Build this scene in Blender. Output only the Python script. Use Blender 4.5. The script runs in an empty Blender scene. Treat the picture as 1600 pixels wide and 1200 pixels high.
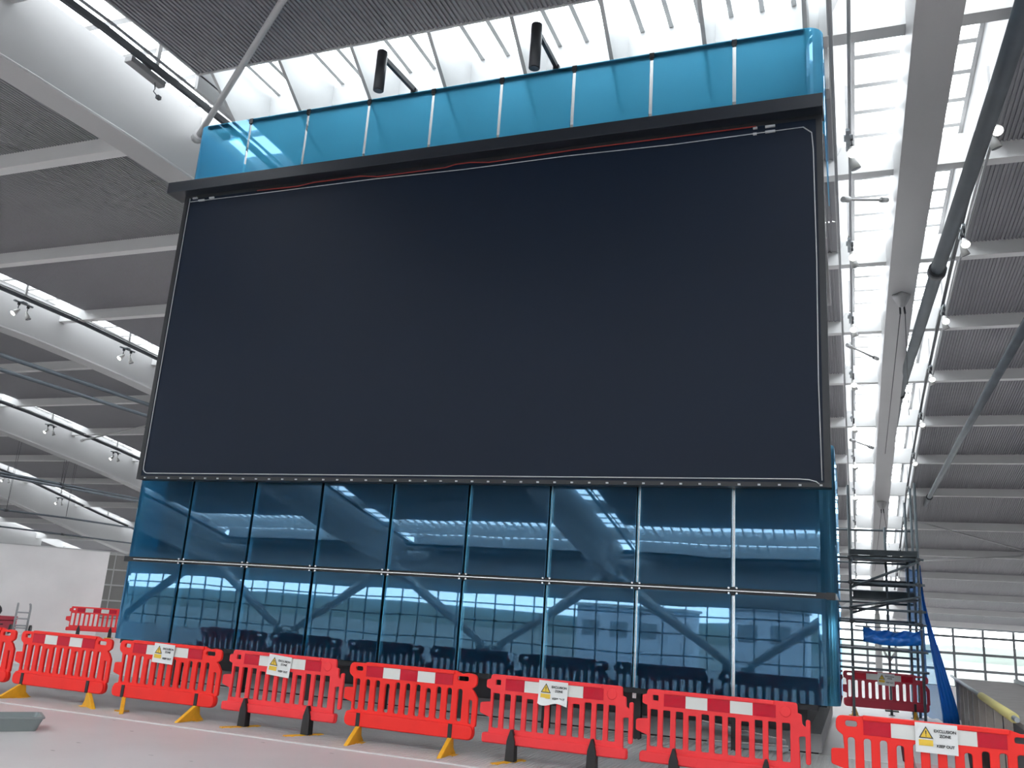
import bpy, bmesh, math, random
from mathutils import Vector, Matrix
random.seed(7)
S = bpy.context.scene
COL = S.collection
PI = math.pi

# ------------------------------------------------------------------ materials
def mat(name, col, rough=.5, metal=0., spec=.5, noise=None, emit=None, bump=None):
    m = bpy.data.materials.new(name); m.use_nodes = True
    nt = m.node_tree; b = nt.nodes['Principled BSDF']
    b.inputs['Base Color'].default_value = (*col, 1)
    b.inputs['Roughness'].default_value = rough
    b.inputs['Metallic'].default_value = metal
    b.inputs['Specular IOR Level'].default_value = spec
    if emit:
        b.inputs['Emission Color'].default_value = (*emit[0], 1); b.inputs['Emission Strength'].default_value = emit[1]
    if noise or bump:
        tc = nt.nodes.new('ShaderNodeTexCoord')
    if noise:
        sc, amt = noise
        n = nt.nodes.new('ShaderNodeTexNoise'); n.inputs['Scale'].default_value = sc; n.inputs['Detail'].default_value = 6
        r = nt.nodes.new('ShaderNodeMapRange'); r.inputs[1].default_value = .3; r.inputs[2].default_value = .7
        r.inputs[3].default_value = 1 - amt; r.inputs[4].default_value = 1 + amt
        mx = nt.nodes.new('ShaderNodeVectorMath'); mx.operation = 'SCALE'; mx.inputs[0].default_value = col
        nt.links.new(tc.outputs['Object'], n.inputs['Vector']); nt.links.new(n.outputs['Fac'], r.inputs[0])
        nt.links.new(r.outputs[0], mx.inputs['Scale']); nt.links.new(mx.outputs[0], b.inputs['Base Color'])
    if bump:
        sc, st = bump
        n2 = nt.nodes.new('ShaderNodeTexNoise'); n2.inputs['Scale'].default_value = sc
        bp = nt.nodes.new('ShaderNodeBump'); bp.inputs['Strength'].default_value = st; bp.inputs['Distance'].default_value = .02
        nt.links.new(tc.outputs['Object'], n2.inputs['Vector']); nt.links.new(n2.outputs['Fac'], bp.inputs['Height'])
        nt.links.new(bp.outputs[0], b.inputs['Normal'])
    return m

def schlick(nt, f0):
    N = nt.nodes.new; L = nt.links.new
    g = N('ShaderNodeNewGeometry'); d = N('ShaderNodeVectorMath'); d.operation = 'DOT_PRODUCT'; L(g.outputs['Normal'], d.inputs[0]); L(g.outputs['Incoming'], d.inputs[1])
    a = N('ShaderNodeMath'); a.operation = 'ABSOLUTE'; L(d.outputs['Value'], a.inputs[0])
    b = N('ShaderNodeMath'); b.operation = 'SUBTRACT'; b.inputs[0].default_value = 1; L(a.outputs[0], b.inputs[1])
    c = N('ShaderNodeMath'); c.operation = 'POWER'; c.inputs[1].default_value = 5; L(b.outputs[0], c.inputs[0])
    e = N('ShaderNodeMath'); e.operation = 'MULTIPLY_ADD'; e.inputs[1].default_value = 1 - f0; e.inputs[2].default_value = f0; L(c.outputs[0], e.inputs[0])
    return e.outputs[0]
def glass_mat(name, tint, f0=.04):
    m = bpy.data.materials.new(name); m.use_nodes = True
    nt = m.node_tree; nt.nodes.clear()
    o = nt.nodes.new('ShaderNodeOutputMaterial'); mx = nt.nodes.new('ShaderNodeMixShader')
    t = nt.nodes.new('ShaderNodeBsdfTransparent'); t.inputs[0].default_value = (*tint, 1)
    g = nt.nodes.new('ShaderNodeBsdfGlossy'); g.inputs['Roughness'].default_value = .02
    nt.links.new(schlick(nt, f0), mx.inputs[0]); nt.links.new(t.outputs[0], mx.inputs[1]); nt.links.new(g.outputs[0], mx.inputs[2])
    nt.links.new(mx.outputs[0], o.inputs[0])
    return m

def blue_glass():
    m = bpy.data.materials.new('blue_frosted_glass'); m.use_nodes = True
    nt = m.node_tree; nt.nodes.clear(); N = nt.nodes.new; L = nt.links.new
    o = N('ShaderNodeOutputMaterial')
    rf = N('ShaderNodeBsdfRefraction'); rf.inputs['Color'].default_value = (.44, .82, 1.0, 1); rf.inputs['IOR'].default_value = 1.0; rf.inputs['Roughness'].default_value = .33
    # IOR 1 keeps rays straight; roughness spreads them as the frosted interlayer does
    rf.inputs['IOR'].default_value = 1.06
    tr = N('ShaderNodeBsdfTranslucent'); tr.inputs['Color'].default_value = (.28, .80, 1, 1)
    df = N('ShaderNodeBsdfDiffuse'); df.inputs['Color'].default_value = (.0, .05, .17, 1)
    m1 = N('ShaderNodeMixShader'); m1.inputs[0].default_value = .45
    L(rf.outputs[0], m1.inputs[1]); L(tr.outputs[0], m1.inputs[2])
    m2 = N('ShaderNodeMixShader'); m2.inputs[0].default_value = .03
    L(m1.outputs[0], m2.inputs[1]); L(df.outputs[0], m2.inputs[2])
    tc = N('ShaderNodeTexCoord'); nz = N('ShaderNodeTexNoise'); nz.inputs['Scale'].default_value = .55; nz.inputs['Detail'].default_value = 1
    bp = N('ShaderNodeBump'); bp.inputs['Strength'].default_value = .06; bp.inputs['Distance'].default_value = .035
    L(tc.outputs['Object'], nz.inputs['Vector']); L(nz.outputs['Fac'], bp.inputs['Height'])
    gl = N('ShaderNodeBsdfGlossy'); gl.inputs['Roughness'].default_value = .012; gl.inputs['Color'].default_value = (.40, .68, .95, 1)
    L(bp.outputs[0], gl.inputs['Normal'])
    m3 = N('ShaderNodeMixShader'); L(schlick(nt, .115), m3.inputs[0]); L(m2.outputs[0], m3.inputs[1]); L(gl.outputs[0], m3.inputs[2])
    L(m3.outputs[0], o.inputs[0])
    return m

M = dict(
    white=mat('white_painted_steel', (.52, .52, .52), .4, noise=(.35, .04)),
    offwhite=mat('off_white_hoarding_paint', (.80, .78, .775), .6, noise=(.7, .06)),
    purlin=mat('lightened_white_steel', (.68, .68, .675), .4),  # same white as the beams, lightened so crosspiece faces look better lit
    deck=mat('grey_roof_deck', (.29, .29, .305), .5, noise=(.2, .05)),
    dark=mat('dark_grey_metal', (.055, .06, .068), .45),
    pipe=mat('dark_blue_grey_pipe', (.10, .12, .14), .45, noise=(1.2, .15)),
    galv=mat('galvanised_steel', (.30, .33, .35), .38, metal=.6, noise=(6, .12)),
    scaf=mat('weathered_scaffold_tube', (.13, .16, .18), .45, metal=.2, noise=(5, .2)),
    cond=mat('light_grey_conduit', (.36, .37, .38), .45),
    sboard=mat('dark_scaffold_board', (.06, .075, .085), .7, noise=(4, .2)),
    chrome=mat('bright_metal', (.7, .7, .7), .25, metal=1.),
    black=mat('black_plastic', (.012, .012, .014), .5),
    blackm=mat('black_powder_coat', (.016, .018, .022), .42),
    core=mat('dark_core_wall', (.012, .02, .03), .7),
    screen=mat('black_display_face', (.003, .010, .026), .5, spec=.26, noise=(.4, .05)),
    shroud=mat('dark_shroud_metal', (.016, .021, .030), .4),
    line=mat('pale_sealing_strip', (.55, .57, .58), .5),
    redwire=mat('red_cable_sheath', (.35, .03, .02), .5),
    orange=mat('orange_red_plastic', (.84, .026, .020), .42, spec=.3, noise=(2.5, .05)),
    pink=mat('faded_red_plastic', (.84, .045, .052), .45, spec=.3, noise=(2.5, .05)),
    redshade=mat('shaded_red_plastic', (.45, .02, .05), .4, noise=(2.5, .05)),  # barrier red darkened, the shade at the back is in the colour
    stripr=mat('red_reflective_strip', (.52, .002, .022), .2, spec=.25, bump=(9, .12)),
    stripw=mat('white_reflective_strip', (.66, .67, .64), .35),
    yellow=mat('yellow_rubber', (.80, .42, .02), .55, noise=(8, .12)),
    paper=mat('white_paper', (.72, .73, .72), .6),
    ink=mat('black_ink', (.03, .03, .03), .6),
    signy=mat('sign_yellow', (.75, .50, .05), .6),
    plinthl=mat('grey_plinth_cladding', (.32, .32, .32), .6, noise=(1.5, .05)),
    plinthd=mat('dark_plinth_cladding', (.075, .075, .08), .6),
    tray=mat('grey_tub_plastic', (.22, .25, .25), .45),
    tarp=mat('blue_sheeting', (.0, .16, .62), .35),
    timber=mat('pale_sawn_timber', (.72, .67, .61), .6, noise=(5, .08)),
    ply=mat('weathered_grey_board', (.24, .22, .21), .6, noise=(3, .12)),
    panelb=mat('blue_grey_panel', (.10, .15, .20), .5),
    foam=mat('yellow_foam_sleeve', (.62, .55, .22), .7),
    maroon=mat('maroon_fabric', (.12, .012, .03), .7),
    rose=mat('pale_pink_seat_cover', (.62, .40, .42), .6),
    cart=mat('red_toolbox_paint', (.38, .01, .035), .35),
    lamp=mat('white_lamp_housing', (.62, .62, .60), .35),
    lens=mat('lit_lamp_face', (.9, .9, .9), .3, emit=((1, .97, .9), 3.0)),
    lensoff=mat('unlit_lamp_face', (.10, .10, .11), .15),
    glass=glass_mat('clear_glass', (.93, .95, .95)),
    skyglass=glass_mat('skylight_glass', (.86, .89, .90), .03),
    blue=blue_glass(),
    frame=mat('grey_window_frame', (.16, .17, .18), .45),
    ground=mat('outside_ground', (.06, .068, .062), .9, noise=(.03, .3)),
    hill=mat('green_hillside', (.045, .062, .05), .95, noise=(.02, .5)),
    bldg=mat('pale_outside_cladding', (.42, .43, .47), .7),
    turb=mat('white_turbine_paint', (.75, .76, .78), .4),
)
def net_mat():
    m = bpy.data.materials.new('blue_netting'); m.use_nodes = True
    nt = m.node_tree; nt.nodes.clear(); N = nt.nodes.new; L = nt.links.new
    o = N('ShaderNodeOutputMaterial'); a = N('ShaderNodeMixShader'); t = N('ShaderNodeBsdfTransparent'); t.inputs[0].default_value = (.75, .9, 1, 1)
    d = N('ShaderNodeBsdfDiffuse'); d.inputs[0].default_value = (0, .17, .62, 1); tl = N('ShaderNodeBsdfTranslucent'); tl.inputs[0].default_value = (0, .25, .75, 1)
    b = N('ShaderNodeMixShader'); b.inputs[0].default_value = .4
    L(d.outputs[0], b.inputs[1]); L(tl.outputs[0], b.inputs[2]); a.inputs[0].default_value = .5
    L(t.outputs[0], a.inputs[1]); L(b.outputs[0], a.inputs[2]); L(a.outputs[0], o.inputs[0])
    return m
M['net'] = net_mat()
def floor_mat():
    m = mat('pale_concrete_floor', (.60, .565, .56), .42, noise=(.5, .06))
    nt = m.node_tree; N = nt.nodes.new; L = nt.links.new
    b = nt.nodes['Principled BSDF']; src = b.inputs['Base Color'].links[0].from_socket
    tc = N('ShaderNodeTexCoord'); v = N('ShaderNodeTexVoronoi'); v.inputs['Scale'].default_value = 1.5
    mp = N('ShaderNodeMapping'); mp.inputs['Scale'].default_value = (1, 2.4, 1); L(tc.outputs['Object'], mp.inputs[0]); L(mp.outputs[0], v.inputs['Vector'])
    nz = N('ShaderNodeTexNoise'); nz.inputs['Scale'].default_value = 22; L(tc.outputs['Object'], nz.inputs['Vector'])
    ad = N('ShaderNodeMath'); ad.operation = 'MULTIPLY_ADD'; ad.inputs[1].default_value = .10; L(nz.outputs['Fac'], ad.inputs[0]); L(v.outputs['Distance'], ad.inputs[2])
    r = N('ShaderNodeMapRange'); r.inputs[1].default_value = .094; r.inputs[2].default_value = .108; r.inputs[3].default_value = .75; r.inputs[4].default_value = 0; L(ad.outputs[0], r.inputs[0])
    mx = N('ShaderNodeMix'); mx.data_type = 'RGBA'; L(r.outputs[0], mx.inputs[0]); L(src, mx.inputs[6]); mx.inputs[7].default_value = (.12, .11, .10, 1)
    L(mx.outputs[2], b.inputs['Base Color'])
    return m
M['floor'] = floor_mat()
M['rib'] = mat('ribbed_grey_matting', (.56, .545, .535), .55, noise=(1, .08))

# ------------------------------------------------------------------ mesh builder
class MB:
    def __init__(s): s.v = []; s.f = []; s.sm = []
    def add(s, vs, fs, smooth=False):
        b = len(s.v); s.v += [tuple(p) for p in vs]
        for f in fs: s.f.append(tuple(b + i for i in f)); s.sm.append(smooth)
        return s
    def box(s, x0, x1, y0, y1, z0, z1):
        vs = [(x, y, z) for x in (x0, x1) for y in (y0, y1) for z in (z0, z1)]
        return s.add(vs, [(0, 1, 3, 2), (4, 6, 7, 5), (0, 4, 5, 1), (2, 3, 7, 6), (0, 2, 6, 4), (1, 5, 7, 3)])
    def bar(s, a, b, w, h, up=(0, 0, 1)):
        a = Vector(a); b = Vector(b); d = (b - a).normalized(); u = Vector(up)
        if abs(d.dot(u)) > .98: u = Vector((0, 1, 0))
        r = d.cross(u).normalized(); u = r.cross(d)
        vs = [p + r * (i * w / 2) + u * (j * h / 2) for p in (a, b) for i, j in ((-1, -1), (1, -1), (1, 1), (-1, 1))]
        return s.add(vs, [(0, 1, 2, 3), (7, 6, 5, 4), (0, 4, 5, 1), (1, 5, 6, 2), (2, 6, 7, 3), (3, 7, 4, 0)])
    def tube(s, pts, r, n=10, cap=True):
        pts = [Vector(p) for p in pts]; rs = r if isinstance(r, (list, tuple)) else [r] * len(pts)
        rings = []; prev = None
        for i, p in enumerate(pts):
            d = (pts[min(i + 1, len(pts) - 1)] - pts[max(i - 1, 0)]).normalized()
            if prev is None:
                a = Vector((0, 0, 1)) if abs(d.z) < .9 else Vector((1, 0, 0)); x = d.cross(a).normalized()
            else: x = (prev - d * prev.dot(d)).normalized()
            prev = x; y = d.cross(x)
            rings.append([p + (x * math.cos(2 * PI * k / n) + y * math.sin(2 * PI * k / n)) * rs[i] for k in range(n)])
        b = len(s.v)
        for rg in rings: s.v += [tuple(q) for q in rg]
        for i in range(len(pts) - 1):
            for k in range(n):
                s.f.append((b + i * n + k, b + i * n + (k + 1) % n, b + (i + 1) * n + (k + 1) % n, b + (i + 1) * n + k)); s.sm.append(True)
        if cap:
            s.f.append(tuple(b + k for k in range(n))[::-1]); s.sm.append(False)
            s.f.append(tuple(b + (len(pts) - 1) * n + k for k in range(n))); s.sm.append(False)
        return s
    def prism(s, poly, axis, a, b):
        # poly: 2-D points; axis 'x','y','z' = extrusion axis
        def P(u, v, w): return {'x': (w, u, v), 'y': (u, w, v), 'z': (u, v, w)}[axis]
        n = len(poly); vs = [P(u, v, a) for u, v in poly] + [P(u, v, b) for u, v in poly]
        return s.add(vs, [tuple(range(n)), tuple(range(2 * n - 1, n - 1, -1))] + [(i, n + i, n + (i + 1) % n, (i + 1) % n) for i in range(n)])
    def grid(s, rows, smooth=True):
        m = len(rows[0]); vs = [p for r in rows for p in r]
        return s.add(vs, [(i * m + j, i * m + j + 1, (i + 1) * m + j + 1, (i + 1) * m + j) for i in range(len(rows) - 1) for j in range(m - 1)], smooth)
    def build(s, name, m, parent=None, bevel=0, fix=True):
        me = bpy.data.meshes.new(name); me.from_pydata(s.v, [], s.f)
        me.polygons.foreach_set('use_smooth', s.sm)
        if fix:
            bm = bmesh.new(); bm.from_mesh(me); bmesh.ops.recalc_face_normals(bm, faces=bm.faces); bm.to_mesh(me); bm.free()
        me.materials.append(M[m] if isinstance(m, str) else m); me.update()
        o = bpy.data.objects.new(name, me); COL.objects.link(o)
        if parent: o.parent = parent
        if bevel:
            b = o.modifiers.new('bevel', 'BEVEL'); b.width = bevel; b.segments = 2; b.limit_method = 'ANGLE'
        return o

def tag(o, label=None, cat=None, group=None, kind=None):
    if label: o['label'] = label
    if cat: o['category'] = cat
    if group: o['group'] = group
    if kind: o['kind'] = kind
    return o
def thing(name, label, cat, loc=(0, 0, 0), rz=0, group=None):
    o = bpy.data.objects.new(name, None); COL.objects.link(o); o.location = loc; o.rotation_euler = (0, 0, rz)
    return tag(o, label, cat, group)
def struct(o): o['kind'] = 'structure'; return o
def copy_tree(o, parent=None):
    c = o.copy(); COL.objects.link(c)
    if parent: c.parent = parent
    for ch in [q for q in bpy.data.objects if q.parent == o]: copy_tree(ch, c)
    return c
def curve_mesh(loops, depth, bev):
    """solid from closed 2-D outlines with holes, standing in the x-z plane"""
    cu = bpy.data.curves.new('outline', 'CURVE'); cu.dimensions = '2D'; cu.fill_mode = 'BOTH'; cu.extrude = depth; cu.bevel_depth = bev; cu.bevel_resolution = 1
    for lp in loops:
        sp = cu.splines.new('POLY'); sp.points.add(len(lp) - 1); sp.use_cyclic_u = True
        for p, (x, y) in zip(sp.points, lp): p.co = (x, y, 0, 1)
    ob = bpy.data.objects.new('outline', cu); COL.objects.link(ob)
    dg = bpy.context.evaluated_depsgraph_get(); me = bpy.data.meshes.new_from_object(ob.evaluated_get(dg))
    bpy.data.objects.remove(ob); bpy.data.curves.remove(cu)
    me.transform(Matrix(((1, 0, 0, 0), (0, 0, -1, 0), (0, 1, 0, 0), (0, 0, 0, 1))))
    return me
def fillet(pts, seg=4):
    out = []; n = len(pts)
    for i, (x, y, r) in enumerate(pts):
        p = Vector((x, y)); a = Vector(pts[i - 1][:2]) - p; b = Vector(pts[(i + 1) % n][:2]) - p
        la, lb = a.length, b.length; a.normalize(); b.normalize()
        ang = a.angle(b); t = min(r / math.tan(ang / 2), la * .48, lb * .48) if ang < 3.1 else 0
        if t < 1e-4: out.append((x, y)); continue
        p0, p1 = p + a * t, p + b * t
        for k in range(seg + 1):
            u = k / seg; q = p0 * (1 - u) ** 2 + p * 2 * u * (1 - u) + p1 * u * u; out.append((q.x, q.y))
    return out
def merge_meshes(name, meshes):
    bm = bmesh.new()
    for me in meshes: bm.from_mesh(me); bpy.data.meshes.remove(me)
    r = bpy.data.meshes.new(name); bm.to_mesh(r); bm.free(); return r
def text_mesh(txt, size, align='CENTER'):
    cu = bpy.data.curves.new('t', 'FONT'); cu.body = txt; cu.size = size; cu.align_x = align; cu.align_y = 'CENTER'; cu.extrude = .0006; cu.offset = .0012
    ob = bpy.data.objects.new('t', cu); COL.objects.link(ob)
    dg = bpy.context.evaluated_depsgraph_get(); me = bpy.data.meshes.new_from_object(ob.evaluated_get(dg))
    bpy.data.objects.remove(ob); bpy.data.curves.remove(cu)
    me.transform(Matrix(((1, 0, 0, 0), (0, 0, -1, 0), (0, 1, 0, 0), (0, 0, 0, 1))))
    return me
def link_mesh(name, me, m, parent=None):
    me.name = name; me.materials.clear(); me.materials.append(M[m]); o = bpy.data.objects.new(name, me); COL.objects.link(o)
    if parent: o.parent = parent
    return o

# ------------------------------------------------------------------ camera
F, YAW, PITCH, ROLL = 1374.83426, -0.376097734, 0.255278244, 0.0684554873
cy, sy, cp, sp, cr, sr = math.cos(YAW), math.sin(YAW), math.cos(PITCH), math.sin(PITCH), math.cos(ROLL), math.sin(ROLL)
fwd = Vector((sy * cp, cy * cp, sp)); right = Vector((cy, -sy, 0)); up = right.cross(fwd)
r2 = right * cr + up * sr; u2 = up * cr - right * sr
EYE = Vector((13.7141, -14.0803, 1.75))
cam = bpy.data.cameras.new('camera'); co = bpy.data.objects.new('camera', cam); COL.objects.link(co)
cam.sensor_width = 36; cam.sensor_fit = 'HORIZONTAL'; cam.lens = F * 36 / 1600; cam.clip_end = 5000
co.matrix_world = Matrix(((r2.x, u2.x, -fwd.x, EYE.x), (r2.y, u2.y, -fwd.y, EYE.y), (r2.z, u2.z, -fwd.z, EYE.z), (0, 0, 0, 1)))
S.camera = co

# ------------------------------------------------------------------ world
w = bpy.data.worlds.new('overcast_sky'); S.world = w; w.use_nodes = True
nt = w.node_tree; bg = nt.nodes['Background']
tc = nt.nodes.new('ShaderNodeTexCoord'); sx = nt.nodes.new('ShaderNodeSeparateXYZ'); rp = nt.nodes.new('ShaderNodeValToRGB')
rp.color_ramp.elements[0].position = .0; rp.color_ramp.elements[0].color = (1.05, 1.08, 1.12, 1)
rp.color_ramp.elements[1].position = .6; rp.color_ramp.elements[1].color = (.95, .97, 1.0, 1)
nt.links.new(tc.outputs['Generated'], sx.inputs[0]); nt.links.new(sx.outputs[2], rp.inputs[0]); nt.links.new(rp.outputs[0], bg.inputs[0])
bg.inputs[1].default_value = 4.3

# ------------------------------------------------------------------ roof profiles
def interp(tab, s):
    s = abs(s)
    for i in range(len(tab) - 1):
        if s <= tab[i + 1][0]:
            p0 = tab[i - 1] if i else (-tab[1][0], tab[1][1]); p1, p2 = tab[i], tab[i + 1]; p3 = tab[i + 2] if i + 2 < len(tab) else (2 * p2[0] - p1[0], 2 * p2[1] - p1[1])
            h = p2[0] - p1[0]; t = (s - p1[0]) / h
            m1 = (p2[1] - p0[1]) / (p2[0] - p0[0]) * h; m2 = (p3[1] - p1[1]) / (p3[0] - p1[0]) * h
            return (2 * t**3 - 3 * t**2 + 1) * p1[1] + (t**3 - 2 * t**2 + t) * m1 + (-2 * t**3 + 3 * t**2) * p2[1] + (t**3 - t**2) * m2
    return tab[-1][1]
DT = [(0, 13.4), (8, 13.3), (13, 13.0), (19, 12.6), (24.6, 12.0), (30, 11.3), (36, 10.4), (42, 9.05), (47, 8.05), (53, 6.85), (59, 5.6), (65, 4.6), (71, 3.6), (76, 3.0)]
ST = [(0, 11.75), (6, 11.75), (13.4, 11.35), (19, 10.75), (24, 10.1), (31, 9.05), (35.5, 8.1), (42, 6.6), (52, 4.5), (60, 3.2)]
YC = 6.
D = lambda y: interp(DT, y - YC)
SO = lambda y: interp(ST, y - YC)
YB, YF = -50., 77.
BX = {k: 15.31 + 17.18 * k for k in range(-6, 3)}
def ys(a, b, step=3.0):
    n = max(1, round((b - a) / step)); return [a + (b - a) * i / n for i in range(n + 1)]

# ------------------------------------------------------------------ floor, ground, outside
struct(MB().box(-86, 48, -25, 30, -.5, 0).build('floor', 'floor'))
struct(MB().box(-86, 48, -57, -25, -4.2, -4).build('floor', 'floor'))
struct(MB().box(-86, 48, 30, 77.5, -4.2, -4).build('floor', 'floor'))
rib = MB(); x = -18.
prof = []
while x < 13.9: prof += [(x, .012), (x + .026, .012), (x + .032, .003), (x + .05, .003)]; x += .056
rib.grid([[(px, yy, pz) for px, pz in prof] for yy in (-3.85, .86)], False)
struct(rib.build('floor_matting', 'rib', fix=False))
struct(MB().box(-18, 13.9, -3.90, -3.85, 0, .014).build('trim_1', mat('pale_edge_strip', (.62, .60, .59), .5)))
struct(MB().box(-18, 30, .86, .95, 0, .014).build('trim_2', M['stripw']))
struct(MB().box(-900, 900, -900, 900, -6.2, -6).build('ground_outside', 'ground'))
hb = MB(); ring = []
for i in range(97):
    a = 2 * PI * i / 96; R0 = 430 + 60 * math.sin(5 * a)
    hgt = 3 + 2 * math.sin(3 * a + 1) + 1.5 * math.sin(11 * a) + random.uniform(-.8, .8)
    ring.append([(R0 * math.cos(a), R0 * math.sin(a), -7), ((R0 + 60) * math.cos(a), (R0 + 60) * math.sin(a), hgt * .6), ((R0 + 160) * math.cos(a), (R0 + 160) * math.sin(a), hgt), ((R0 + 300) * math.cos(a), (R0 + 300) * math.sin(a), -7)])
struct(hb.grid(ring).build('hills', 'hill'))
# buildings seen in the glass reflection and beyond the far glazing
for i, (x0, x1, y0, y1, z1, lb) in enumerate([(-14, -3, -92, -80, 3.2, 'pale flat roofed shed outside, behind the glass wall at the camera side'),
                                            (2.5, 9.5, -86, -78, 3.6, 'long pale clad block outside, reflected right of centre in the blue glass'),
                                            (-60, -38, 120, 140, 1.0, 'low pale block outside beyond the far glazing at left')]):
    b = thing('outside_building', lb, 'building', ((x0 + x1) / 2, (y0 + y1) / 2, -6))
    hx, hy = (x1 - x0) / 2, (y1 - y0) / 2
    MB().box(-hx, hx, -hy, hy, 0, z1 + 6).build('wall', 'bldg', b)
    MB().box(-hx - .3, hx + .3, -hy - .3, hy + .3, z1 + 6, z1 + 6.3).build('roof', 'plinthl', b)
    for q in range(int(hx * 2 / 3)): MB().box(-hx + .6 + q * 3, -hx + 2.4 + q * 3, hy, hy + .05, z1 + 3, z1 + 4.6).build('window_band', 'frame', b)

# ------------------------------------------------------------------ roof
deck_pitch = .1
def deck_rows(x0, x1, yl):
    pr = []; n = int((x1 - x0) / deck_pitch)
    for i in range(n):
        a = x0 + i * deck_pitch
        pr += [(a, 0), (a + .045, 0), (a + .055, .035), (a + .092, .035)]
    pr.append((x1, 0))
    return [[(px, y, D(y) + dz) for px, dz in pr] for y in yl]
CROSS = [(-.1, 2.0), (-46.6, -42.4)]
BIG = (-21.3, -16.8)  # unseen rooflight added on the camera side for front light
FAR = (11.0, 20.0)  # unseen rooflight added behind the glass building to lift the decks
purl_y = [1.8 + 5.75 * i for i in range(-9, 14)]
for k in range(-6, 2):
    x0, x1 = BX[k] + 1.75, BX[k + 1] - 1.75
    cuts = [c for c in CROSS if (c[0] > -10 and k == -1) or (c[0] < -10 and -4 < k < 1)]
    if -5 < k < 1: cuts = cuts + [BIG]
    if k == -1: cuts = cuts + [FAR]
    segs = []; a = YB
    for c in sorted(cuts): segs.append((a, c[0])); a = c[1]
    segs.append((a, YF))
    m = MB()
    for a, b in segs: m.grid(deck_rows(x0, x1, ys(a, b)), False)
    if FAR in cuts: m.grid(deck_rows(x1 - 2.6, x1, ys(*FAR)), False)
    struct(m.build('ceiling', 'deck', fix=False))
    for bz in [q for q in cuts if q in (BIG, FAR)]:   # wide rooflights, added out of view to brighten the hall
        xe = x1 if bz == BIG else x1 - 2.6
        yb = ys(bz[0], bz[1], 1.5); f = MB()
        for yy_ in yb: f.bar((x0, yy_, D(yy_) + .05), (xe, yy_, D(yy_) + .05), .1, .16)
        for q in range(8):
            xx = x0 + (xe - x0) * q / 7
            for a_, b_ in zip(yb, yb[1:]): f.bar((xx, a_, D(a_) + .05), (xx, b_, D(b_) + .05), .1, .16)
        o = struct(f.build('added_rooflight', 'white'))
        MB().grid([[(x0, yy_, D(yy_) + .1), (xe, yy_, D(yy_) + .1)] for yy_ in yb], False).build('pane', 'skyglass', o, fix=False)
    for c in [q for q in cuts if q not in (BIG, FAR)]:   # skylight running across the bay
        up0 = D(c[0]); zt = max(D(c[0]), D(c[1])) + .75
        f = MB()
        if c[0] > -10:
            f.box(x0, x1, c[0] - .05, c[0], up0 - .02, zt + .05); f.box(x0, x1, c[1], c[1] + .35, D(c[1]) - 1.35, zt + .05)
        else:
            f.box(x0, x1, c[0] - .3, c[0], D(c[0]) - .5, D(c[0]) + .2)
        if c[0] > -10: f.box(x0 - .1, x0, c[0], c[1], D(c[1]) - .4, zt + .05); f.box(x1, x1 + .1, c[0], c[1], D(c[1]) - .4, zt + .05)
        n = 22; sp_ = (x1 - x0) / n
        for i in range(1, n):
            xx = x0 + i * sp_
            if c[0] > -10: f.box(xx - .05, xx + .05, c[0], c[1], zt - .1, zt + .04)
            else: f.bar((xx, c[0], D(c[0]) + .05), (xx, c[1], D(c[1]) + .05), .09, .12)
        tr = struct(f.build('trim_3' if c[0] > -10 else 'trim_4', 'white'))
        if c[0] > -10:
            for i in range(8):
                xx = x0 + .35 + i * 1.85
                ff = MB().prism([(c[0], up0), (c[0], zt), (c[1], zt), (c[1], D(c[1]) - 1.3), (c[1] - .5, D(c[1]) - 1.15)], 'x', xx - .04, xx + .04)
                struct(ff.build('trim_5', 'white'))
        if c[0] > -10: struct(MB().box(x0, x1, c[0], c[1], zt, zt + .02).build('window_1', 'skyglass'))
        else: struct(MB().grid([[(x0, q, D(q) + .08), (x1, q, D(q) + .08)] for q in (c[0], c[1])], False).build('window_2', 'skyglass', fix=False))
for k in range(-5, 2):
    bx = BX[k]; yl = ys(YB, YF)
    for sgn in (-1, 1):
        m = MB().grid([[(bx + sgn * 1.75, y, D(y) + .04), (bx + sgn * 1.75, y, D(y)), (bx + sgn * 1.70, y, D(y)), (bx + sgn * 1.3, y, D(y) + .9), (bx + sgn * 1.3, y, D(y) + 1.05)] for y in yl], False)
        struct(m.build('trim_6', 'white', fix=False))
    wf = MB()
    wg = MB().grid([[(bx - 1.3, y, D(y) + .98), (bx + 1.3, y, D(y) + .98)] for y in yl], False)
    y = YB + .4
    while y < YF:
        z = D(y) + .93; dz = D(y + .16) - D(y)
        wf.bar((bx - 1.32, y, z), (bx + 1.32, y, z), .17, .10); y += 1.15
    for sgn in (-1, 1):
        for a, b in zip(yl, yl[1:]): wf.bar((bx + sgn * 1.26, a, D(a) + .92), (bx + sgn * 1.26, b, D(b) + .92), .09, .12)
    fr = struct(wf.build('window_3', 'white')); wg.build('pane', 'skyglass', fr, fix=False)
    # the box beam
    bl = ys(YB + 2, 60)
    rows = []
    for y in bl:
        t = D(y) + .15; bo = SO(y)
        rows.append([(bx - .375, y, bo), (bx + .375, y, bo), (bx + .375, y, bo + .05), (bx + .36, y, bo + .07), (bx + .36, y, t), (bx - .36, y, t), (bx - .36, y, bo + .07), (bx - .375, y, bo + .05), (bx - .375, y, bo)])
    m = MB().grid(rows, False)
    m.add([p for p in rows[0][:8]], [tuple(range(8))]); m.add([p for p in rows[-1][:8]], [tuple(range(8))])
    beam = struct(m.build('roof_beam', 'white'))
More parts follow.
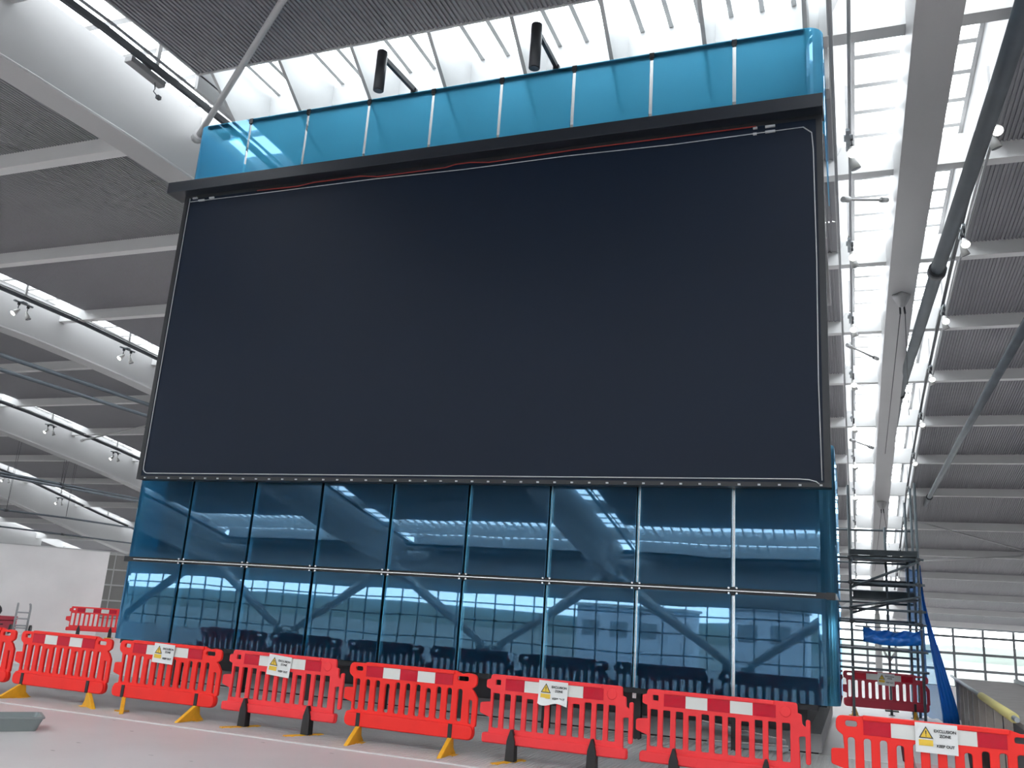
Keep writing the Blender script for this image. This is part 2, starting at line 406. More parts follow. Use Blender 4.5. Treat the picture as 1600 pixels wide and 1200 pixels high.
for y in purl_y:
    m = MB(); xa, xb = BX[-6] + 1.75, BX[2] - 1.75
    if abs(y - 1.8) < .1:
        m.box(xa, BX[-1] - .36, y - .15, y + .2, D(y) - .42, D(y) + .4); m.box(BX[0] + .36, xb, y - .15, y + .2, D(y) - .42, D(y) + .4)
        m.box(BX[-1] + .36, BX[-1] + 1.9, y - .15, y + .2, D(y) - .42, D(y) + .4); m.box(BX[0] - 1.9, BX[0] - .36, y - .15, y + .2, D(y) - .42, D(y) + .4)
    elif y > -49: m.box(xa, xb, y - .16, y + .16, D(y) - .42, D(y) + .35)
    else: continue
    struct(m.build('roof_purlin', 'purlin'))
# rounded roof edge and soffit at the camera side, above the glass wall
pr = [(YB + .05, D(YB) + .6), (YB, D(YB))] + [(-50 - .15 - .75 * math.sin(a), D(YB) - .75 + .75 * math.cos(a)) for a in [PI * i / 10 for i in range(11)]][::1] + [(-49.9, D(YB) - 1.5)]
pr = [(-48.6, D(YB) + .2), (-48.6, D(YB) - .1)] + [(-49.2 + .75 * math.sin(a), D(YB) - .65 + .75 * math.cos(a)) for a in [PI * i / 12 for i in range(13)]] + [(-56, 3.35), (-56.5, 3.35), (-56.5, D(YB) + .5), (-48.6, D(YB) + .5)]
m = MB().grid([[(xx, a, b) for a, b in pr] for xx in (-86, 48)], True)
struct(m.build('trim_7', 'white', fix=False))
# glazed end walls
def glazed(nm, y, z0, z1, zs, step, wd=.05):
    f = MB(); x = -86
    while x < 48.1: f.box(x - wd, x + wd, y - .06, y + .06, z0, z1); x += step
    for z in zs: f.box(-86, 48, y - .07, y + .07, z - wd * 1.1, z + wd * 1.1)
    o = struct(f.build(nm, 'frame')); MB().box(-86, 48, y - .01, y + .01, z0, z1).build('pane', 'glass', o)
glazed('window_4', YF, -4.5, 3.3, (3.2, 2.45, 1.0, -.4, -1.9), 2.4, .10)
glazed('window_5', -56.3, -4, 3.4, (3.3, 2.5, 1.1, -.6, -2.3), 1.75)
struct(MB().box(-86.3, -86, -56, 77, -4, 14.5).build('wall_left', 'white'))
struct(MB().box(48, 48.3, -56, 77, -4, 14.5).build('wall_right', 'white'))
# tubular struts in V pairs holding the beam ends
for k in range(-5, 2):
    for ye in (-46.5, 57.0):
        zt = SO(ye) + .3
        for sgn in (-1, 1):
            xb = BX[k] + sgn * 8.0
            if not (-84 < xb < 46) or (ye > 0 and xb > 10): continue
            s = thing('roof_strut', 'white tubular strut holding the end of a roof beam by the glass wall', 'strut', (xb, ye, 0), 0, 'tubular struts under the beam ends')
            MB().tube([(0, 0, -.55), (-sgn * 7.6, 0, zt - .1)], [.24, .42], 16).build('tube', 'white', s)
            MB().box(-.4, .4, -.4, .4, -4, -.58).build('pedestal', 'plinthl', s)

t = thing('roof_column', 'slim white column under the far end of the right roof beam, seen through the scaffold', 'column', (15.31, 57.5, 0))
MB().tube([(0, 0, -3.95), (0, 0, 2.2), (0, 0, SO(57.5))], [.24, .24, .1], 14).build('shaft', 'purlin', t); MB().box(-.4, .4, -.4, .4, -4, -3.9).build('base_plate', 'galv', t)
# ------------------------------------------------------------------ the glass clad building
G = thing('glass_clad_building', 'tall kiosk building clad in blue frosted glass panels behind the big screen', 'building')
def pathpanel(path, z0, z1, t=.018):
    n = len(path); m = MB(); off = []
    for i, p in enumerate(path):
        a = Vector(path[max(i - 1, 0)]); b = Vector(path[min(i + 1, n - 1)]); d = (b - a).normalized(); nrm = Vector((-d.y, d.x)); off.append(Vector(p) + nrm * t)
    rows = [[(p[0], p[1], z0), (p[0], p[1], z1), (q.x, q.y, z1), (q.x, q.y, z0), (p[0], p[1], z0)] for p, q in zip(path, off)]
    m.grid(rows, False)
    for r in (rows[0], rows[-1]): m.add(r[:4], [(0, 1, 2, 3)])
    return m
def arc(cx, cy_, r, a0, a1, n=8): return [(cx + r * math.cos(a0 + (a1 - a0) * i / n), cy_ + r * math.sin(a0 + (a1 - a0) * i / n)) for i in range(n + 1)]
GAP = .032
ROWS = [(.78, 2.27), (2.36, 4.60), (10.02, 12.02)]
for ri, (z0, z1) in enumerate(ROWS):
    for i in range(9):
        a, b = i * 1.5 + GAP, (i + 1) * 1.5 - GAP
        if i == 0: path = [(0, 3.0), (0, .6)] + arc(.3, .3, .3, PI, 1.5 * PI) + [(b, 0)]
        elif i == 8: path = [(a, 0)] + arc(13.22, .28, .28, 1.5 * PI, 2 * PI) + [(13.5, .8), (13.5, 3.0)]
        else: path = [(a, 0), (b, 0)]
        p = pathpanel(path, z0, z1).build('glass_panel', 'blue', G)
        if ri == 2: MB().box(a if i else .3, b if i < 8 else 13.2, .024, .07, z1 - .085, z1).build('edge_rail', 'dark', p)
# mullions behind the open joints, clamps, transom, core, plinth, posts
for i in range(1, 9):
    x = i * 1.5
    for za_, zb_ in ((.62, 2.25), (2.38, 4.6)): MB().box(x - .03, x + .03, .10, .16, za_, zb_).build('mullion', 'chrome', G)
    MB().box(x - .045, x + .045, -.012, .05, 11.90, 12.02).build('clamp', 'dark', G)
    c = MB()
    for sx_ in (-.06, .06): c.tube([(x + sx_, -.03, 2.28), (x + sx_, .02, 2.28)], .016, 8); c.tube([(x + sx_, -.03, 2.36), (x + sx_, .02, 2.36)], .016, 8)
    c.build('joint_bolt', 'chrome', G)
    MB().box(x - .06, x + .06, .30, .42, 0, .80).build('support_post', 'black', G)
tb = MB().box(.03, 13.47, .03, .5, 2.262, 2.368); tb.build('transom', 'blackm', G)
MB().box(.3, 13.2, -.006, .02, 2.31, 2.325).build('transom_cap', 'chrome', G)
MB().box(.35, 13.3, .55, 8.4, .72, 9.9).build('core_wall', 'core', G)
MB().box(.1, 13.4, .03, 8.5, 9.9, 10.0).build('roof_slab', 'white', G)  # unseen top made white to bounce skylight into the upper glass
MB().box(.5, 13.0, 1.05, 8.3, .30, .72).build('plinth_upper', 'plinthd', G)
MB().box(.3, 13.2, .95, 8.4, .035, .30).build('plinth_step', 'plinthl', G)
MB().box(.35, 13.15, 1.0, 8.35, .0, .035).build('plinth_base', 'black', G)
MB().box(.28, 13.2, .04, .1, .70, .78).build('bottom_rail', 'blackm', G)

# ------------------------------------------------------------------ the big screen
V = thing('video_screen', 'huge switched-off black video screen mounted on the blue glass building', 'screen', (6.8, -.15, 3.88))
ox, oy, oz = 6.8, -.15, 3.88
def vb(x0, x1, y0, y1, z0, z1): return MB().box(x0 - ox, x1 - ox, y0 - oy, y1 - oy, z0 - oz, z1 - oz)
X0, X1, Z0, Z1 = .27, 13.46, 3.88, 10.12
fm = vb(X0, X0 + .1, -.27, -.03, Z0, Z1); 
for b in ((X1 - .1, X1, -.27, -.03, Z0, Z1), (X0 + .1, X1 - .1, -.27, -.03, Z0, Z0 + .07), (X0 + .1, X1 - .1, -.27, -.03, Z1 - .07, Z1)):
    fm.box(b[0] - ox, b[1] - ox, b[2] - oy, b[3] - oy, b[4] - oz, b[5] - oz)
fm.build('frame', 'blackm', V)
vb(X0 + .1, X1 - .1, -.262, -.06, Z0 + .07, Z1 - .07).build('display_face', 'screen', V)
vb(-.03, 13.485, -.52, -.03, 10.12, 10.37).build('top_shroud', 'shroud', V, bevel=.01)
def vt(pts, r, n=6): return MB().tube([(x - ox, y - oy, z - oz) for x, y, z in pts], r, n)
yy = -.272
sl = [(X0 + .14, yy, Z1 - .06)] + [(X0 + .14, yy, Z0 + .25)] + [(X0 + .14 + .12 - .12 * math.cos(a), yy, Z0 + .24 - .12 * math.sin(a)) for a in (.4, .8, 1.2, 1.57)] + [(X1 - .45, yy, Z0 + .12)] + [(X1 - .45 + .28 * math.sin(a), yy, Z0 + .12 - .08 * (1 - math.cos(a))) for a in (.5, 1, 1.5)] 
vt(sl, .010).build('edge_seal', 'line', V)
vt([(X1 - .13, yy, Z0 + .1), (X1 - .15, yy, 5.5), (X1 - .135, yy, 7.5), (X1 - .15, yy, 9.5), (X1 - .17, yy, 9.8), (X1 - .3, yy, 9.92)], .010).build('edge_seal', 'line', V)
vt([(X1 - .3, yy, 9.92), (11, yy, 9.90), (9, yy, 9.94), (7, yy, 9.93), (5, yy, 9.97), (2, yy, 9.97), (X0 + .16, yy, 9.98)], .008).build('edge_seal', 'line', V)
vt([(12.4, -.30, 10.03), (9.3, -.30, 10.03), (7.5, -.31, 9.99), (7.1, -.31, 10.04), (6.8, -.31, 10.04), (6.6, -.31, 10.0), (5.1, -.31, 9.99), (4.7, -.31, 10.05), (3.6, -.3, 10.05), (3.2, -.3, 10.01), (2.2, -.3, 10.03)], .011).build('cable', 'redwire', V)
for bx_, bz, w_ in ((.50, 10.03, .12), (.66, 9.96, .16), (.95, 9.99, .12), (12.35, 9.99, .07), (12.35, 9.88, .06), (12.55, 9.99, .16), (12.55, 9.89, .16)):
    vb(bx_, bx_ + w_, -.30, -.268, bz, bz + .035).build('bracket', 'line', V)
bl = MB()
for i in range(44):
    x = .5 + i * .298
    bl.box(x - ox - .02, x - ox + .02, -.29 - oy, -.265 - oy, 3.895 - oz, 3.92 - oz)
bl.build('edge_fixing', 'line', V)

# ------------------------------------------------------------------ cylinder lamps above the glass
for (x, z0, z1, xa, lb) in ((5.29, 11.5, 12.36, 5.50, 'dark cylinder lamp on a short arm above the glass, left of the two'), (8.54, 11.42, 12.33, 8.60, 'dark cylinder lamp on a short arm above the glass, right of the two')):
    t = thing('cylinder_lamp', lb, 'lamp', (x, -.95, z0))
    MB().tube([(0, 0, 0), (0, 0, z1 - z0)], .105, 20).build('housing', 'dark', t)
    MB().tube([(0, 0, -.012), (0, 0, .0)], .085, 20).build('lens', 'lensoff', t)
    MB().bar((0, .08, z1 - z0 - .08), (xa - x, 1.02, 12.12 - z0), .07, .10).build('arm', 'dark', t)
    MB().box(xa - x - .06, xa - x + .06, .98, 1.06, 12.021 - z0, 12.14 - z0).build('mount', 'dark', t)

# ------------------------------------------------------------------ barriers
def slots(n, u0, pitch, wd, z0, z1, r):
    out = []
    for i in range(n):
        a = u0 + i * pitch; h = wd / 2
        zz0, zz1 = z0, z1
        if i in (3, 7): zz1 -= .03
        out.append(fillet([(a - h, zz0, r), (a + h, zz0, r), (a + h, zz1, r), (a - h, zz1, r)], 4))
    return out
outA = fillet([(0, .205, .08), (1.83, .205, .08), (1.83, .375, .08), (1.745, .385, .03), (1.735, .69, .03), (1.795, .67, .02), (1.795, .38, .02), (1.85, .36, .02), (1.85, .70, .04), (1.80, .775, .03), (1.755, .81, .03),
               (1.83, .85, .05), (1.83, .975, .06), (1.70, .985, .05), (1.63, .97, .03), (1.53, 1.0, .02), (.27, 1.0, .02), (.20, .985, .03), (0, .985, .065), (0, .855, .065), (.065, .81, .03), (.075, .675, .01), (-.05, .665, .02), (-.05, .535, .02), (.075, .50, .02), (.075, .385, .03), (0, .375, .08)])
handA = [fillet([(.075, .885, .035), (.2, .885, .035), (.2, .955, .035), (.075, .955, .035)]), fillet([(1.56, .885, .035), (1.73, .885, .035), (1.73, .955, .035), (1.56, .955, .035)])]
outB = fillet([(0, .205, .02), (1.83, .205, .02), (1.83, .30, .03), (1.775, .31, .02), (1.765, .66, .03), (1.845, .67, .02), (1.845, .38, .02), (1.885, .38, .02), (1.885, .83, .02), (1.85, .83, .02), (1.85, .745, .03), (1.80, .78, .04), (1.795, .88, .01), (1.755, .895, .01), (1.75, 1.0, .03),
               (.08, 1.0, .05), (.07, .945, .01), (.02, .93, .02), (.02, .85, .02), (.08, .83, .02), (.085, .675, .01), (-.05, .655, .02), (-.05, .545, .02), (.085, .50, .02), (.08, .31, .02), (0, .30, .03)])
handB = [fillet([(.13, .875, .02), (.21, .875, .02), (.21, .95, .02), (.13, .95, .02)])]
def body_mesh(kind):
    if kind == 'A':
        ms = [curve_mesh([outA] + handA + slots(11, .135, .148, .080, .40, .80, .038), .014, .007),
              curve_mesh([fillet([(.01, .215, .07), (1.82, .215, .07), (1.82, .365, .07), (.01, .365, .07)])], .042, .010),
              curve_mesh([fillet([(.25, .97, .01), (1.52, .97, .01), (1.52, 1.0, .01), (.25, 1.0, .01)])], .032, .008)]
    else:
        ms = [curve_mesh([outB] + handB + slots(11, .155, .148, .100, .37, .79, .024), .014, .007),
              curve_mesh([fillet([(.01, .215, .02), (1.82, .215, .02), (1.82, .31, .02), (.01, .31, .02)])], .040, .008),
              curve_mesh([fillet([(.28, .97, .01), (1.5, .97, .01), (1.5, .998, .01), (.28, .998, .01)])], .032, .008),
              curve_mesh([[(1.63 + .055 * math.cos(a), .905 + .055 * math.sin(a)) for a in [2 * PI * i / 20 for i in range(20)]]], .026, .006)]
        for u in (.62, 1.25): ms.append(curve_mesh([[(u + .045 * math.cos(a), .265 + .04 * math.sin(a)) for a in [2 * PI * i / 20 for i in range(20)]]], .045, .004))
    return merge_meshes('body', ms)
BODY = {}
def barrier(label, x, y, rz, kind, colour, feet, group='plastic barriers around the screen'):
    t = thing('plastic_barrier', label, 'barrier', (x, y, 0), rz, group)
    key = (kind, colour)
    if key not in BODY: BODY[key] = body_mesh(kind)
    link_mesh('body', BODY[key], colour, t) if not BODY[key].materials else _link(BODY[key], t)
    u0 = .25 if kind == 'A' else .27; wd = .252
    for i in range(5):
        a = u0 + i * wd
        MB().box(a, a + wd - .004, -.027, -.021, .828, .962).build('reflective_block', 'stripr' if i % 2 == 0 else 'stripw', t)
    for (u, ang) in feet:
        if kind == 'A':
            f = bpy.data.objects.new('foot', None)
            pf = MB().prism([(-.40, 0), (-.40, .018), (-.05, .215), (.025, .225), (.05, .09), (.12, .03), (.15, .015), (.15, 0)], 'x', -.028, .028)
            # polygon lies in the foot's own y-z plane
            fo = pf.build('foot', 'yellow', t, bevel=.008); fo.location = (u, -.0, 0); fo.rotation_euler = (0, 0, ang)
            ft = MB().box(-.10, .10, -.10, .06, 0, .014).build('foot_plate', 'yellow', fo)
            MB().box(u - .026, u + .026, -.062, .062, .20, .372).build('foot_post', 'black', t)
        else:
            fo = MB().box(-.045, .045, -.34, .24, 0, .022).build('foot', 'yellow', t, bevel=.008); fo.location = (u, -.01, 0); fo.rotation_euler = (0, 0, ang)
            MB().prism([(u - .062, .02), (u + .062, .02), (u + .052, .25), (u + .012, .385), (u - .012, .385), (u - .052, .25)], 'y', -.085, .03).build('foot_post', 'black', t, bevel=.006)
    return t
def _link(me, t):
    o = bpy.data.objects.new('body', me); COL.objects.link(o); o.parent = t; return o
R = math.radians
BY = -3.27
barrier('orange red barrier cut off by the left edge of the photo', -.48, BY - .02, 0, 'A', 'orange', ((.21, 0), (1.5, R(20))))
barrier('orange red barrier on yellow feet without a sign, left of the first signed one', 1.47, BY, R(0), 'A', 'orange', ((.21, R(-8)), (1.53, R(60))))
barrier('orange red barrier on yellow feet with exclusion sign, behind its left foot seen edge on', 3.47, BY, R(.5), 'A', 'orange', ((.21, R(42)), (1.53, R(0))))
barrier('square cornered pinkish red barrier on black posts with sign, left of the unsigned glossy one', 5.43, BY + .02, R(0), 'B', 'pink', ((.40, R(-25)), (1.42, R(-25))))
barrier('bright orange red barrier on yellow feet in the middle, without a sign', 7.42, BY, R(0), 'A', 'orange', ((.21, R(8)), (1.53, R(5))))
barrier('square cornered pinkish red barrier with a curled exclusion sign, right of the middle one', 9.36, BY + .04, R(0), 'B', 'pink', ((.40, R(-20)), (1.42, R(-20))))
barrier('square cornered pinkish red barrier without a sign, under the right end of the screen', 11.34, BY + .06, R(0), 'B', 'pink', ((.40, R(-20)), (1.42, R(-20))))
barrier('orange red barrier with exclusion sign in the bottom right corner, nearest the camera', 13.52, -4.1, R(-1), 'A', 'orange', ((.21, R(10)), (1.53, R(10))))
barrier('shaded red barrier with exclusion sign behind the scaffold poles', 13.44, 9.12, R(5), 'A', 'redshade', ((.21, R(165)), (1.53, R(165))), 'plastic barriers further back')
barrier('small far red barrier beside the white hoarding at left', -11.72, 10.05, R(41), 'B', 'pink', ((.40, R(-20)), (1.42, R(-20))), 'plastic barriers further back')

TXT = {}
def sign(label, x, y, z, rz=0, tilt=0, curl=False):
    t = thing('warning_sign', label, 'sign', (x, y, z), rz, 'exclusion zone signs on the barriers'); t.rotation_euler = (0, tilt, rz)
    W2, H = .185, .27
    n = 10; rows = []
    for j in range(n + 1):
        zz = -H / 2 + H * j / n
        rows.append([(-W2 + 2 * W2 * i / n, -.0 - (.02 * (1 - j / 4) ** 2 * (1 + math.sin(i * 1.1)) if curl and j < 4 else 0), zz - (.02 * math.sin(i * .7) if curl and j == 0 else 0)) for i in range(n + 1)])
    m = MB().grid(rows); m.grid([[(a, b + .003, c) for a, b, c in r] for r in rows])
    m.build('sheet', 'paper', t, fix=False)
    yf = -.004
    MB().prism([(-.155, -.005), (-.025, -.005), (-.09, .105)], 'y', yf - .001, yf).build('warning_triangle', 'ink', t)
    MB().prism([(-.139, .004), (-.041, .004), (-.09, .088)], 'y', yf - .002, yf - .001).build('triangle_field', 'signy', t)
    MB().prism([(-.096, .066), (-.084, .066), (-.087, .028), (-.093, .028)], 'y', yf - .003, yf - .002).box(-.094, -.086, yf - .003, yf - .002, .012, .021).build('exclamation_mark', 'ink', t)
    MB().box(-.155, -.03, yf - .001, yf, -.072, -.018).build('yellow_band', 'signy', t)
    for nm, s, px, pz, sz in (('lettering', 'EXCLUSION', .077, .068, .036), ('lettering', 'ZONE', .077, .024, .036), ('lettering', 'KEEP OUT', .077, -.066, .034)):
        if s not in TXT: TXT[s] = text_mesh(s, sz)
        o = bpy.data.objects.new(nm, TXT[s]); COL.objects.link(o); o.parent = t; o.location = (px, yf - .001, pz)
        if not TXT[s].materials: TXT[s].materials.append(M['ink'])
    return t
sign('white exclusion zone sign on the leftmost signed barrier', 3.47 + .84, BY - .045, .86, R(.5), R(2))
sign('white exclusion zone sign on the square cornered barrier left of centre', 5.43 + .87, BY - .025, .85, 0, R(4))
sign('creased exclusion zone sign on the square cornered barrier right of centre', 9.36 + .90, BY - .01, .855, 0, R(1), True)
sign('exclusion zone sign on the nearest barrier, bottom right corner', 13.52 + .90, -4.168, .865, R(-1), 0)
sign('exclusion zone sign on the shaded red barrier behind the scaffold', 13.44 + .93, 9.15, .86, R(5), R(2))

# ------------------------------------------------------------------ small things on the floor
t = thing('mixing_tub', 'shallow grey plastic tub lying on the concrete at bottom left', 'tub', (4.06, -5.56, 0), R(53))
a, b, h = .40, .265, .165; m = MB()
def rect(a, b, z, r=.05): return [(x, y, z) for x, y in fillet([(-a, -b, r), (a, -b, r), (a, b, r), (-a, b, r)], 4)]
rings = [rect(a - .07, b - .06, 0), rect(a - .015, b - .015, h - .02), rect(a, b, h - .02), rect(a, b, h), rect(a - .03, b - .03, h), rect(a - .08, b - .07, .012)]
rings = [r + [r[0]] for r in rings]
m.grid(rings, False); m.add(rings[0][:-1], [tuple(range(len(rings[0]) - 1))]); m.add(rings[-1][:-1], [tuple(range(len(rings[0]) - 1))])
m.build('tub_shell', 'tray', t)
# white hoarding at left
H0, H1 = Vector((-12.15, 11.85, 0)), Vector((-20.5, 3.2, 0)); dv = (H0 - H1).normalized()
t = thing('white_hoarding', 'tall plain white site hoarding at the left edge', 'hoarding', (H1.x, H1.y, 0), math.atan2(dv.y, dv.x))
Lh = (H0 - H1).length
MB().box(0, Lh, 0, .1, 0, 2.98).build('board', 'offwhite', t); MB().box(-.02, Lh + .02, -.02, .12, 2.98, 3.02).build('top_cap', 'white', t)
t = thing('panelled_wall', 'grey panelled partition with white mullions between hoarding and blue glass building', 'partition', (-28, 24, 0), R(40))
MB().box(-6, 9, 0, .12, 0, 3.6).build('panels', mat('grey_partition_panel', (.27, .26, .25), .6), t)
for i in range(21): MB().box(-6 + i * .75 - .03, -6 + i * .75 + .03, -.05, 0, 0, 3.6).build('mullion', 'white', t)
for z in (.05, .95, 1.8, 2.65, 3.5): MB().box(-6, 9, -.06, 0, z, z + .08).build('rail', 'white', t)
# hand truck
t = thing('hand_truck', 'silver hand truck with ladder-like frame standing against the white hoarding', 'hand truck', (-12.32, 8.72, 0), R(38))
for s_ in (-.2, .2): MB().tube([(s_, 0, .05), (s_, .05, .85), (s_ * .95, .0, .98), (s_ * .9, -.06, 1.0)], .034, 8).build('frame_tube', 'cond', t)
for z in (.22, .3, .52, .72): MB().tube([(-.2, .01, z), (.2, .01, z)], .024, 8).build('rung', 'cond', t)
MB().box(-.25, .25, -.25, 0, .02, .04).build('toe_plate', 'chrome', t)
for s_ in (-.3, .3): MB().tube([(s_ - .03, .06, .16), (s_ + .03, .06, .16)], .16, 16).build('wheel', 'black', t)
# red box + black sack
t = thing('red_toolbox', 'dark red site toolbox at the left edge in front of the white hoarding', 'toolbox', (-13.2, 8.68, 0), R(40))
MB().box(-.45, .45, -.25, .25, .06, .42).build('chest', 'cart', t, bevel=.015); MB().box(-.46, .46, -.26, .26, .43, .56).build('lid', 'cart', t, bevel=.02)
MB().tube([(-.12, -.27, .30), (-.1, -.31, .30), (.1, -.31, .30), (.12, -.27, .30)], .014, 8).build('handle', 'dark', t)
for s_ in (-.35, .35): MB().tube([(s_, -.2, .06), (s_, .2, .06)], .06, 12).build('caster', 'black', t)
t = thing('rubbish_sack', 'black plastic sack on top of the red toolbox at the left edge', 'sack', (-13.36, 8.52, .60), 0)
rs = [(.0, .02), (.17, .0), (.22, .10), (.19, .22), (.10, .32), (.04, .36), (.09, .43), (.03, .45)]
m = MB().tube([(random.uniform(-.01, .01), 0, z) for r, z in rs], [max(r, .005) for r, z in rs], 12); m.build('sack_body', 'black', t)

# ------------------------------------------------------------------ scaffold
SC = thing('scaffold_tower', 'tube scaffold tower with boarded platform at the right side of the screen', 'scaffold', (14.4, 9.3, 0))
sx0, sx1, sy0, sy1 = 13.66, 15.15, 8.85, 10.25; oxs, oys = 14.4, 9.3
def st(a, b, r=.030): return MB().tube([(a[0] - oxs, a[1] - oys, a[2]), (b[0] - oxs, b[1] - oys, b[2])], r, 10)
for (x, y, z) in ((sx0, sy0, 5.35), (sx1, sy0, 5.42), (sx0, sy1, 4.6), (sx1 - .02, sy1, 5.5), (14.98, 10.0, 5.1), (14.5, sy1, 4.5)): 
    st((x, y, 0), (x, y, z), .032).build('pole', 'scaf', SC)
    MB().box(x - oxs - .07, x - oxs + .07, y - oys - .07, y - oys + .07, 0, .012).build('base_plate', 'scaf', SC)
for z in (1.08, 1.52, 2.12, 2.42, 3.02, 3.60): st((sx0 - .25, sy0 - .04, z), (sx1 + .12, sy0 - .04, z), .029).build('ledger', 'scaf', SC)
for z in (1.35, 1.7, 2.2, 2.62, 2.9, 3.60, 4.42): st((sx0 - .35, sy1 + .04, z), (sx1 + .02, sy1 + .04, z), .027).build('ledger', 'scaf', SC)
for x in (sx0 + .04, sx1 - .04):
    for z in (2.16, 3.06, 3.58): st((x, sy0 - .12, z), (x, sy1 + .06, z), .027).build('transom', 'scaf', SC)
st((sx0, sy0 - .07, 2.9), (sx1, sy0 - .07, 3.55)).build('brace', 'scaf', SC); st((sx0, sy1, 2.35), (sx1, sy1, 2.8)).build('brace', 'scaf', SC)
st((sx0, sy0 - .07, 2.45), (sx1, sy0 - .07, 2.75), .027).build('brace', 'scaf', SC)
for i in range(6): MB().box(sx0 - oxs + .03, sx1 - oxs - .03, sy0 - oys + .02 + i * .235, sy0 - oys + .24 + i * .235, 3.63, 3.67).build('board', 'sboard', SC)
for i in range(5): MB().box(sx0 - oxs + .03, sx1 - oxs - .03, sy0 - oys + .1 + i * .235, sy0 - oys + .32 + i * .235, 2.66, 2.70).build('board', 'sboard', SC)
for zt_ in (2.74, 3.02): MB().box(sx0 - oxs + .05, sx1 - oxs - .05, sy1 - oys - .02, sy1 - oys + .02, zt_, zt_ + .16).build('toe_board', 'sboard', SC)
MB().box(sx0 - oxs - .02, sx1 - oxs + .02, sy0 - oys - .03, sy0 - oys + .01, 3.67, 3.80).build('toe_board', 'sboard', SC)
for x in (sx0, sx1):
    for z in (2.12, 2.42, 3.02, 3.60): MB().box(x - oxs - .045, x - oxs + .045, sy0 - oys - .075, sy0 - oys + .02, z - .04, z + .04).build('coupler', 'dark', SC)
# sheet slung under the platform, netting down the side
t = thing('blue_tarpaulin', 'crumpled blue sheet slung between the scaffold poles', 'tarpaulin', (14.4, 8.85, 1.9))
rows = []
for j in range(8):
    row = []
    for i in range(25):
        u = i / 24; x = -.5 + 1.22 * u; sag = -.06 * math.sin(PI * u)
        row.append((x, -.10 - .05 * math.sin(j * 1.3 + i * .9) - (.0 if j < 4 else .16), sag + .10 - .045 * j + .03 * math.sin(i * .8 + j) * (j < 5)))
    rows.append(row)
m = MB().grid(rows); o = m.build('sheet', 'tarp', t, fix=False); sd = o.modifiers.new('t', 'SOLIDIFY'); sd.thickness = .01
MB().tube([(-.68, -.17, .12), (.78, -.17, .12)], .02, 8).build('carrying_rope', 'galv', t)
t = thing('debris_netting', 'blue debris netting hanging down the outer side of the scaffold', 'netting', (15.2, 9.0, 0))
gx = lambda z: interp([(0, .48), (1, .33), (2, .14), (2.74, .03), (3.6, -.02)], z)
gw = lambda z: interp([(0, .17), (1, .12), (2, .055), (2.74, .025), (3.6, .015)], z)
rows = []; fold = []
for j in range(19):
    z = .04 + 3.45 * j / 18; row = []; fr_ = []
    for i in range(25):
        u = i / 24; wv = .02 * math.sin(i * 1.7 + z)
        if u < .4: row.append((-.25 + .33 * u / .4, 1.45 + wv, z + .02 * math.sin(i * .9)))
        else: v = (u - .4) / .6; row.append((.08 + (gx(z) - .08) * v + (.0 if v > .9 else abs(wv)), 1.45 - 1.45 * v, z + .02 * math.sin(i * .9)))
    for i in range(13):
        u = i / 12 * 2 - 1; fr_.append((gx(z) + gw(z) * u, -.02 + .05 * math.cos(i * 2.2 + z * 1.3) - .06 * (1 - u * u), z))
    rows.append(row); fold.append(fr_)
MB().grid(rows).build('net_sheet', 'net', t, fix=False)
o = MB().grid(fold).build('gathered_edge', 'tarp', t, fix=False); sd = o.modifiers.new('t', 'SOLIDIFY'); sd.thickness = .008

# ------------------------------------------------------------------ low hoarding box at right
t = thing('low_boarded_enclosure', 'low grey boarded enclosure with timber studs and tube rail at right edge', 'enclosure', (15.9, 10.3, 0), math.atan2(-13.2, -.55))
L_ = 13.2   # local +x runs toward the camera, local +y to the right of the photo
MB().box(0, L_, -.0, 1.25, .93, .98).build('top_board', 'ply', t)
MB().box(0, L_, 1.25, 1.33, .93, 1.06).build('edge_board', 'dark', t)
MB().box(0, L_, .12, .16, 0, .93).build('side_panel', mat('dark_grey_hoarding_sheet', (.10, .10, .115), .6), t)
MB().box(2.6, 5.0, .09, .118, .05, .9).build('side_sheet', 'panelb', t)
for i in range(9):
    x = .15 + i * 1.35; MB().box(x, x + .10, .02, .115, 0, .92).build('stud', 'timber', t)
MB().tube([(-.2, -.05, 1.02), (L_, -.05, 1.02)], .028, 10).build('tube_rail', 'galv', t)
MB().tube([(8.6, -.05, 1.02), (12.9, -.05, 1.02)], .055, 12).build('foam_sleeve', 'foam', t)
MB().box(0, L_, .05, .118, 0, .06).build('sole_plate', 'timber', t)

# ------------------------------------------------------------------ chairs behind the near barrier
def chair(label, x, y, rz, fab, seat):
    t = thing('stacking_chair', label, 'chair', (x, y, 0), rz)
    MB().box(-.22, .22, -.22, .22, .44, .49).build('seat', seat, t, bevel=.02)
    m = MB().grid([[(-.24 - .10 * (z - .5), yy, z) for yy in (-.21, -.1, 0, .1, .21)] for z in (.50, .62, .75, .90)]); 
    o = m.build('backrest', fab, t, fix=False); sd = o.modifiers.new('t', 'SOLIDIFY'); sd.thickness = .03
    for a_, b_ in ((-1, -1), (-1, 1), (1, -1), (1, 1)): MB().tube([(a_ * .2, b_ * .2, .44), (a_ * .25, b_ * .22, 0)], .012, 8).build('leg', 'chrome', t)
    for b_ in (-1, 1): MB().tube([(-.21, b_ * .18, .44), (-.30, b_ * .18, .84)], .011, 8).build('back_tube', 'chrome', t)
chair('maroon chair with pale pink seat seen through the slots of the nearest barrier', 14.46, -3.15, R(8), 'maroon', 'rose')
chair('black chair seen through the right slots of the nearest barrier', 15.12, -3.3, R(20), 'black', 'black')

